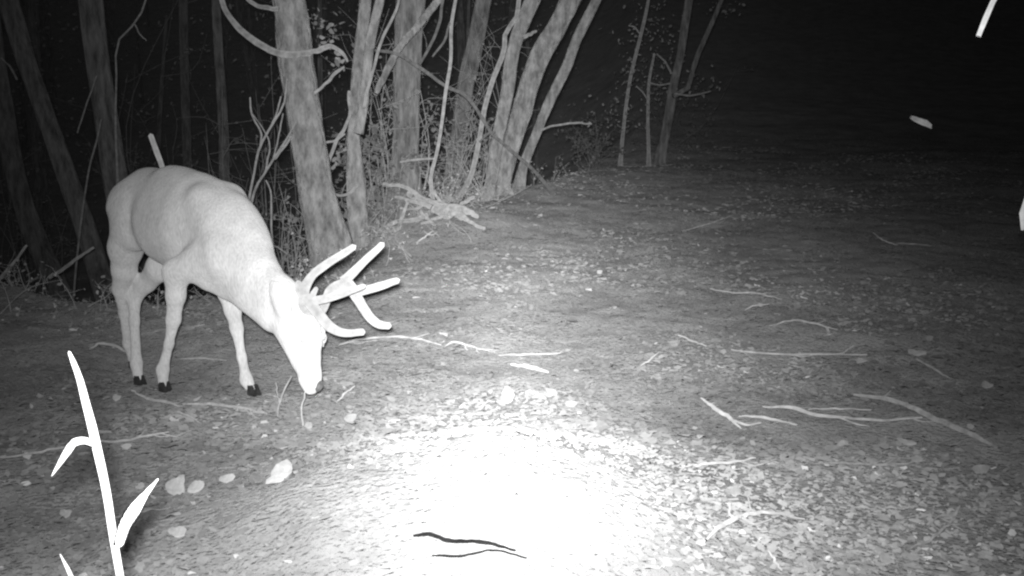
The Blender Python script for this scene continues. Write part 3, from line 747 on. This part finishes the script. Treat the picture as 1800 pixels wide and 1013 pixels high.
for leg, ft in ((RF, FEET[0]), (LF_, FEET[1]), (RH, FEET[2]), (LH, FEET[3])):
    p = wl(leg[-1]) + HD*0.012; p[2] = Hf(p[0], p[1]) + 0.012
    hoof(p, HD, 0.95)
# ------------------------------------------------------------------ fallen branch heap below the trunks
stick('fallen_branch', 'forked dead branch heap lying at the foot of the trunks', [(716, 340, 12, 8.45), (745, 355, 16, 8.4), (772, 367, 24, 8.3), (800, 367, 18, 8.2), (822, 373, 12, 8.1), (838, 381, 8, 8.0)], 8.3, 'twig', cat='branch', wob=0.02,
      prongs=[[(765, 366, 14, 8.3), (745, 352, 10, 8.3), (721, 333, 8, 8.4), (697, 326, 7, 8.4), (674, 324, 6, 8.5)],
              [(760, 366, 10, 8.2), (735, 356, 8, 8.3), (697, 347, 6, 8.4)],
              [(752, 378, 10, 8.1), (720, 388, 8, 8.1), (690, 393, 7, 8.1), (668, 405, 5, 8.05)],
              [(772, 372, 14, 8.25), (785, 380, 12, 8.2), (806, 376, 8, 8.1), (826, 388, 5, 8.0)],
              [(780, 360, 9, 8.3), (770, 350, 6, 8.4), (764, 336, 4, 8.5)],
              [(748, 360, 6, 8.3), (728, 368, 5, 8.2), (704, 366, 4, 8.2)],
              [(790, 372, 8, 8.2), (770, 384, 6, 8.1), (742, 392, 4, 8.0)],
              [(740, 372, 6, 8.1), (752, 386, 6, 8.0), (764, 396, 5, 7.95)],
              [(716, 356, 5, 8.2), (709, 375, 6, 8.1), (700, 400, 6, 8.0), (698, 416, 5, 7.9)],
              [(806, 362, 6, 8.5), (820, 354, 7, 8.6), (832, 345, 7, 8.6)],
              [(800, 380, 6, 8.2), (828, 392, 7, 8.1), (852, 402, 6, 8.0)]])
# ------------------------------------------------------------------ sticks on the ground
ST = [
 ('long wavy stick at left running under the white grass stalk', [(-20, 818, 7), (60, 806, 7), (120, 796, 8), (172, 787, 7), (215, 788, 7), (255, 778, 7), (298, 771, 6)], 'dead'),
 ('bent stick in front of the deer near front hoof', [(232, 695, 6), (268, 712, 9), (290, 717, 9), (312, 723, 7)], 'twig'),
 ('straight stick lying between the deer front hooves, nearest the camera', [(322, 720, 7), (370, 722, 9), (420, 726, 9), (470, 738, 6)], 'twig'),
 ('short thin twig below the straight stick by the deer', [(312, 733, 5), (332, 742, 6), (354, 755, 5)], 'twig'),
 ('curved stick behind the deer hind foot', [(158, 622, 6), (180, 614, 8), (202, 616, 9), (224, 630, 8)], 'dead'),
 ('stick lying behind the deer near front leg', [(248, 594, 6), (290, 588, 8), (336, 582, 8), (360, 578, 6)], 'twig'),
 ('faint stick on the ground between the deer front legs', [(318, 640, 5), (350, 639, 6), (398, 641, 5)], 'twig'),
 ('long thin wavy stick just right of the deer muzzle', [(596, 613, 5), (630, 605, 6), (680, 601, 6), (725, 602, 6), (775, 615, 6)], 'dead'),
 ('thin forked stick tip beyond the wavy stick by the deer', [(782, 618, 5), (800, 609, 6), (830, 618, 5), (860, 625, 4)], 'dead'),
 ('short pale straight twig in front of the deer nose', [(592, 716, 5), (606, 703, 6), (624, 687, 6)], 'dead'),
 ('flat pale wood chip right of the deer, at mid ground', [(898, 649, 7), (925, 654, 13), (945, 658, 13), (964, 663, 7)], 'dead'),
 ('thin level stick beyond the flat pale wood chip', [(876, 633, 4), (920, 632, 6), (985, 630, 5)], 'dead'),
 ('long straight thin stick lying level at right of centre', [(1285, 623, 5), (1340, 630, 7), (1420, 632, 7), (1523, 632, 6)], 'dead'),
 ('slanting twig left of the long straight thin stick', [(1192, 597, 5), (1215, 606, 6), (1242, 616, 6)], 'dead'),
 ('short twig pointing up right below the slanting twig', [(1124, 652, 5), (1142, 640, 6), (1160, 626, 4)], 'dead'),
 ('low arched stick in the right mid ground', [(1352, 580, 4), (1400, 571, 6), (1432, 576, 6), (1472, 588, 5)], 'dead'),
 ('thin far stick above the arched one', [(1248, 514, 4), (1285, 520, 5), (1330, 522, 5), (1375, 532, 4)], 'dead'),
 ('short faint twig between the arched and the far stick', [(1308, 552, 4), (1330, 543, 5), (1352, 541, 4)], 'dead'),
 ('thick pale stick end slanting down at right foreground', [(1232, 710, 7), (1255, 727, 14), (1280, 745, 14), (1302, 764, 6)], 'dead'),
 ('straight pale stick lying level in the right foreground', [(1190, 833, 5), (1240, 828, 9), (1290, 823, 9), (1328, 817, 7)], 'dead'),
 ('slim stick right of the thick slanting stick end', [(1298, 742, 6), (1345, 746, 9), (1400, 757, 7)], 'dead'),
 ('long forked stick lying across at the right', [(1340, 724, 6), (1395, 729, 12), (1430, 738, 11), (1500, 745, 8), (1560, 749, 8), (1620, 742, 8)], 'dead'),
 ('grey rotten log slanting away in the right foreground', [(1500, 703, 10), (1560, 714, 16), (1610, 733, 17), (1660, 757, 18), (1710, 777, 17), (1752, 800, 12)], 'twig'),
 ('thin stick rising from the long forked stick', [(1420, 728, 5), (1470, 728, 6), (1530, 731, 5)], 'dead'),
 ('faint slanting stick at the far right mid ground', [(1610, 640, 5), (1640, 657, 7), (1672, 676, 6)], 'twig'),
 ('dim curved twig in the far right background', [(1535, 414, 4), (1552, 427, 5), (1572, 435, 5)], 'dead'),
 ('dim level twig beside the curved one in the far right', [(1578, 433, 3), (1605, 434, 4), (1636, 437, 3)], 'dead'),
 ('faint long twig in the upper mid ground right of the trunks', [(1196, 412, 3), (1240, 400, 4), (1288, 383, 3)], 'twig'),
 ('crooked twig in the right foreground pointing toward the log', [(1542, 885, 5), (1562, 862, 7), (1588, 838, 6)], 'twig'),
 ('curved stick near the lower right corner', [(1590, 978, 5), (1630, 968, 8), (1660, 945, 9), (1682, 912, 9), (1688, 898, 6)], 'twig'),
 ('thin branch tip above the curved stick at lower right', [(1626, 942, 4), (1650, 924, 6), (1680, 912, 6)], 'twig'),
 ('thick bent root-like branch in the bright right foreground', [(1238, 965, 12), (1270, 940, 18), (1310, 922, 16), (1350, 916, 12), (1415, 928, 8)], 'dead'),
 ('dark wet stick lying on the brightest ground at bottom', [(727, 967, 7), (738, 971, 7), (746, 974, 9), (790, 977, 10), (850, 986, 9), (905, 998, 8)], 'blk'),
 ('thin dark wet twig at the very bottom of the picture', [(760, 1010, 4), (785, 1004, 6), (800, 1008, 5), (870, 1002, 4), (925, 1014, 6)], 'blk'),
 ('thin stick at lower left running toward the big pale leaf', [(165, 930, 4), (230, 918, 5), (300, 905, 4)], 'twig'),
 ('level stick in the right foreground beyond the crooked twig', [(1430, 826, 5), (1500, 828, 7), (1560, 829, 8), (1626, 820, 6)], 'twig'),
 ('short stick at right beyond the lower right corner twigs', [(1575, 907, 6), (1595, 904, 7), (1614, 902, 5)], 'dead'),
 ('short stick at right edge of the bright ground, pointing at the camera', [(1350, 985, 7), (1362, 1000, 9), (1372, 1018, 8)], 'dead'),
 ('thin slanting stick behind the heap, low on the bank', [(732, 432, 4), (746, 422, 5), (760, 412, 4)], 'dead'),
]
for lab, pts, mt in ST:
    stick('stick', lab, pts, None, mt, group=None)
# ------------------------------------------------------------------ single leaves that stand out
def big_leaf(label, u, v, w, h, tilt=0.3, name='fallen_leaf', mat='leafbig', group=None):
    g0 = gnd(u, v); s = g0[1]/F; Wd = w*s*0.5; Hd = h*s*0.5
    g = np.random.default_rng(int(u*7+v)); n = 16
    slope = np.clip(h/max(w, 1), 0.2, 1.0)*0.75          # how far the leaf is tipped up against the litter
    back = np.array([0, math.cos(slope), math.sin(slope)])
    rt = np.array([1, g.normal()*0.15, g.normal()*0.12]); nr = np.cross(rt, back); nr /= np.linalg.norm(nr)
    L = Hd/(math.sin(slope) + 0.22); c = g0 + np.array([0, 0, L*math.sin(slope)*0.8+0.012])
    ca_ = np.linspace(0, 2*math.pi, 7)[:6] + g.uniform(-0.35, 0.35, 6); cr_ = g.uniform(0.5, 1.4, 6); ph = g.uniform(0, 6.3, 4); V = [c - nr*0.006]; Vb = [c - nr*0.008]
    for k in range(n):
        a = 2*math.pi*k/n; r = np.interp(a, ca_, cr_, period=2*math.pi) + 0.04*math.sin(7*a+ph[2])
        p = c + rt*Wd*r*math.cos(a) + back*L*r*math.sin(a) + nr*Wd*(0.16*math.sin(2*a+ph[3]) + 0.05*g.normal())
        V.append(p); Vb.append(p - nr*0.002)
    Fc = [(0, 1+k, 1+(k+1) % n) for k in range(n)] + [(n+1, n+2+(k+1) % n, n+2+k) for k in range(n)] + [(1+k, n+2+k, n+2+(k+1) % n, 1+(k+1) % n) for k in range(n)]
    o = mesh_obj(name, np.array(V+Vb), Fc, mat, origin=g0, smooth=False); return tag(o, label, 'leaf', group)
LV_ = [
 ('big bright curled leaf left of the brightest ground', 491, 850, 46, 34), ('large pale leaf at lower left, right of the grass stalk', 313, 872, 36, 34),
 ('pale leaf touching the right side of the large pale leaf', 346, 866, 28, 22), ('small pale leaf above the tip of the right grass blade', 246, 863, 22, 12),
 ('pale leaf at the lower left, below the large pale leaf', 312, 948, 34, 16), ('upright bright leaf scrap at the upper edge of the brightest ground', 893, 712, 20, 34),
 ('roundish bright leaf above the right part of the brightest ground', 1005, 718, 20, 11), ('bright leaf scrap left of the roundish bright leaf', 972, 702, 22, 14),
 ('pale leaf beside the deer muzzle, below the straight twig', 616, 746, 20, 12), ('small bright leaf in front of the pale leaf by the deer muzzle', 543, 757, 18, 12),
 ('pale leaf left of the bright curled one', 400, 852, 26, 18), ('leaf between the white stalk and the deer hoof', 205, 707, 18, 10),
 ('pale leaf lying below the long straight thin stick', 1512, 641, 24, 9), ('pale leaf right of the grey rotten log', 1705, 757, 13, 9), ('pale leaf at right below the log', 1722, 838, 30, 12),
 ('oblong leaf in the right foreground, near the level stick', 1614, 817, 24, 9), ('pale leaf at right foreground below the forked stick', 1592, 783, 26, 8),
 ('round pale leaf near the bottom right', 1552, 996, 22, 18), ('pale leaf near the bottom right, beside the curved stick', 1606, 990, 24, 10),
 ('pale leaf in the dim right mid ground', 1610, 627, 30, 12), ('dim leaf at the far right above the log', 1735, 684, 20, 12),
 ('pale leaf far back on the slope, right of the heap', 951, 383, 9, 8), ('pale leaf on the slope near the clump foot', 899, 345, 12, 9),
 ('bright leaf in the right foreground next to the level pale stick', 1290, 876, 24, 14), ('bright leaf in the right foreground, right of its brighter neighbour', 1313, 877, 14, 9),
 ('pale leaf right of the slim stick', 1480, 790, 20, 8), ('leaf scrap below the left grass blade', 118, 915, 30, 16),
]
for lab, u, v, w, h in LV_: big_leaf(lab, u, v, w, h)
# ------------------------------------------------------------------ tall grass stalk close to the camera
def blade(name, pts, d, parent, mat='grass', thick=0.0012):
    """a folded grass blade: width tapers along the path, with a raised midrib"""
    P, R = px_path(pts, d); Q, r = smooth_path(P, R, 22)
    T = np.gradient(Q, axis=0); T /= np.linalg.norm(T, axis=1)[:, None]
    vw = Q - np.array(CAM); vw /= np.linalg.norm(vw, axis=1)[:, None]
    sd = np.cross(T, vw); sd /= np.linalg.norm(sd, axis=1)[:, None]; nr = np.cross(sd, T)
    rows = [Q - sd*r[:, None], Q - nr*r[:, None]*0.25 - nr*thick, Q + sd*r[:, None], Q - nr*r[:, None]*0.25 + nr*thick]
    V = np.stack(rows, 1).reshape(-1, 3); Fc = []
    for k in range(21):
        for a in range(4): Fc.append((k*4+a, k*4+(a+1) % 4, k*4+4+(a+1) % 4, k*4+4+a))
    Fc += [(3, 2, 1, 0), (84, 85, 86, 87)]
    return mesh_obj(name, V, Fc, mat, parent)
GD = 1.35
stalk = [(250, 1230, 19), (228, 1100, 21), (211, 1013, 21), (197, 930, 22), (186, 860, 23), (172, 795, 25), (163, 755, 25), (150, 705, 21), (138, 660, 17), (127, 632, 13), (122, 620, 8)]
P, R = px_path(stalk, GD); q = P[0].copy(); q[2] = Hf(q[0], q[1])-0.03; P.insert(0, q); R.insert(0, R[0])
ge = empty('grass_stalk', (q[0], q[1], q[2]+0.03)); tag(ge, 'white overexposed grass stalk with two side blades, close at lower left', 'grass')
R = [r*0.88 for r in R]; V, Fc = tube(P, R, 60, 10, 0.03, flat=0.35); mesh_obj('stem', V, Fc, 'grass', ge)
blade('blade', [(168, 783, 10), (150, 775, 15), (133, 777, 18), (118, 795, 17), (105, 815, 11), (91, 837, 2)], GD-0.01, ge)
blade('blade', [(208, 960, 20), (222, 920, 27), (236, 897, 28), (255, 870, 15), (278, 842, 2)], GD-0.01, ge)
P, R = px_path([(150, 1090, 14), (128, 1020, 13), (115, 992, 10), (106, 975, 3)], 1.30); q = P[0].copy(); q[2] = Hf(q[0], q[1])-0.03; q[0] += 0.02
P.insert(0, q); R.insert(0, R[0]); V, Fc = tube(P, R, 26, 8, 0.03, flat=0.3)
tag(mesh_obj('young_grass', V, Fc, 'grass', origin=q), 'short white grass blade left of the tall stalk at the bottom edge', 'grass')
# stems browsed by the deer
thicket('thin weed stem standing left of the deer muzzle', [[(488, 742, 4), (490, 715, 4), (500, 685, 4), (512, 662, 3)], [(492, 712, 3), (488, 690, 3), (485, 672, 2)]], 3.75, name='weed', mat='twig', cat='weed')
thicket('thin weed stem under the deer nose', [[(531, 735, 4), (530, 722, 4), (534, 700, 4), (537, 688, 3)]], 3.66, name='weed', mat='dead', cat='weed')
# hanging twig close to the camera at the top right, and an insect in the flash
P, R = px_path([(1720, 64, 9), (1726, 48, 10), (1735, 26, 10), (1747, 0, 9), (1765, -30, 10), (1800, -70, 12)], 1.9)
P += [P[-1]+np.array([0.25, 0.1, 0.2]), P[-1]+np.array([0.6, 0.3, 0.9])]; R += [R[-1], R[-1]*1.4]
V, Fc = tube(P, R, 40, 8, 0.08); tag(mesh_obj('hanging_twig', V, Fc, 'dead', origin=P[-1]), 'bright bare twig tip hanging into the top right corner', 'twig')
P, R = px_path([(1797, 405, 4), (1800, 385, 18), (1806, 365, 22), (1822, 330, 20), (1850, 280, 14), (1900, 120, 12), (1980, -120, 16)], 2.1)
P += [P[-1]+np.array([0.3, 0.2, 0.6])]; R += [R[-1]*1.3]
V, Fc = tube(P, R, 40, 8, 0.06); tag(mesh_obj('hanging_twig', V, Fc, 'dead', origin=P[-1]), 'pale twig end just cut off by the right edge of the picture', 'twig')
ib = at(1617, 213, 2.6); e = empty('insect', ib); tag(e, 'small pale elongated insect in the air at the dark upper right', 'insect')
P, R = px_path([(1601, 206, 6), (1610, 210, 9), (1622, 216, 9), (1636, 222, 6)], 2.6); V, Fc = tube(P, R, 16, 8, 0.05); mesh_obj('body', V, Fc, 'vine', e)
for s in (-1, 1): blade('wing', [(1606, 208+s, 2), (1616, 212+s*2, 6), (1628, 217+s*3, 7), (1638, 223+s*3, 2)], 2.6, e, 'vine', 0.0003)

# ------------------------------------------------------------------ thin night mist that scatters the flash
hm = bpy.data.materials.new('night_mist'); hm.use_nodes = True; ht = hm.node_tree; ht.nodes.clear()
ho = ht.nodes.new('ShaderNodeOutputMaterial'); hv = ht.nodes.new('ShaderNodeVolumePrincipled')
hv.inputs['Color'].default_value = grey(0.9); hv.inputs['Density'].default_value = MIST; hv.inputs['Anisotropy'].default_value = 0.0
ht.links.new(hv.outputs[0], ho.inputs['Volume'])
hx0, hx1, hy0, hy1, hz0, hz1 = -401, 401, -201, 901, -6.0, 62.0
HV = [(x, y, z) for z in (hz0, hz1) for y in (hy0, hy1) for x in (hx0, hx1)]
mesh_obj('haze', np.array(HV, float), [(0, 2, 3, 1), (4, 5, 7, 6), (0, 1, 5, 4), (2, 6, 7, 3), (0, 4, 6, 2), (1, 3, 7, 5)], hm, smooth=False)['kind'] = 'stuff'

for o in bpy.data.objects:
    if '_o' in o: del o['_o']
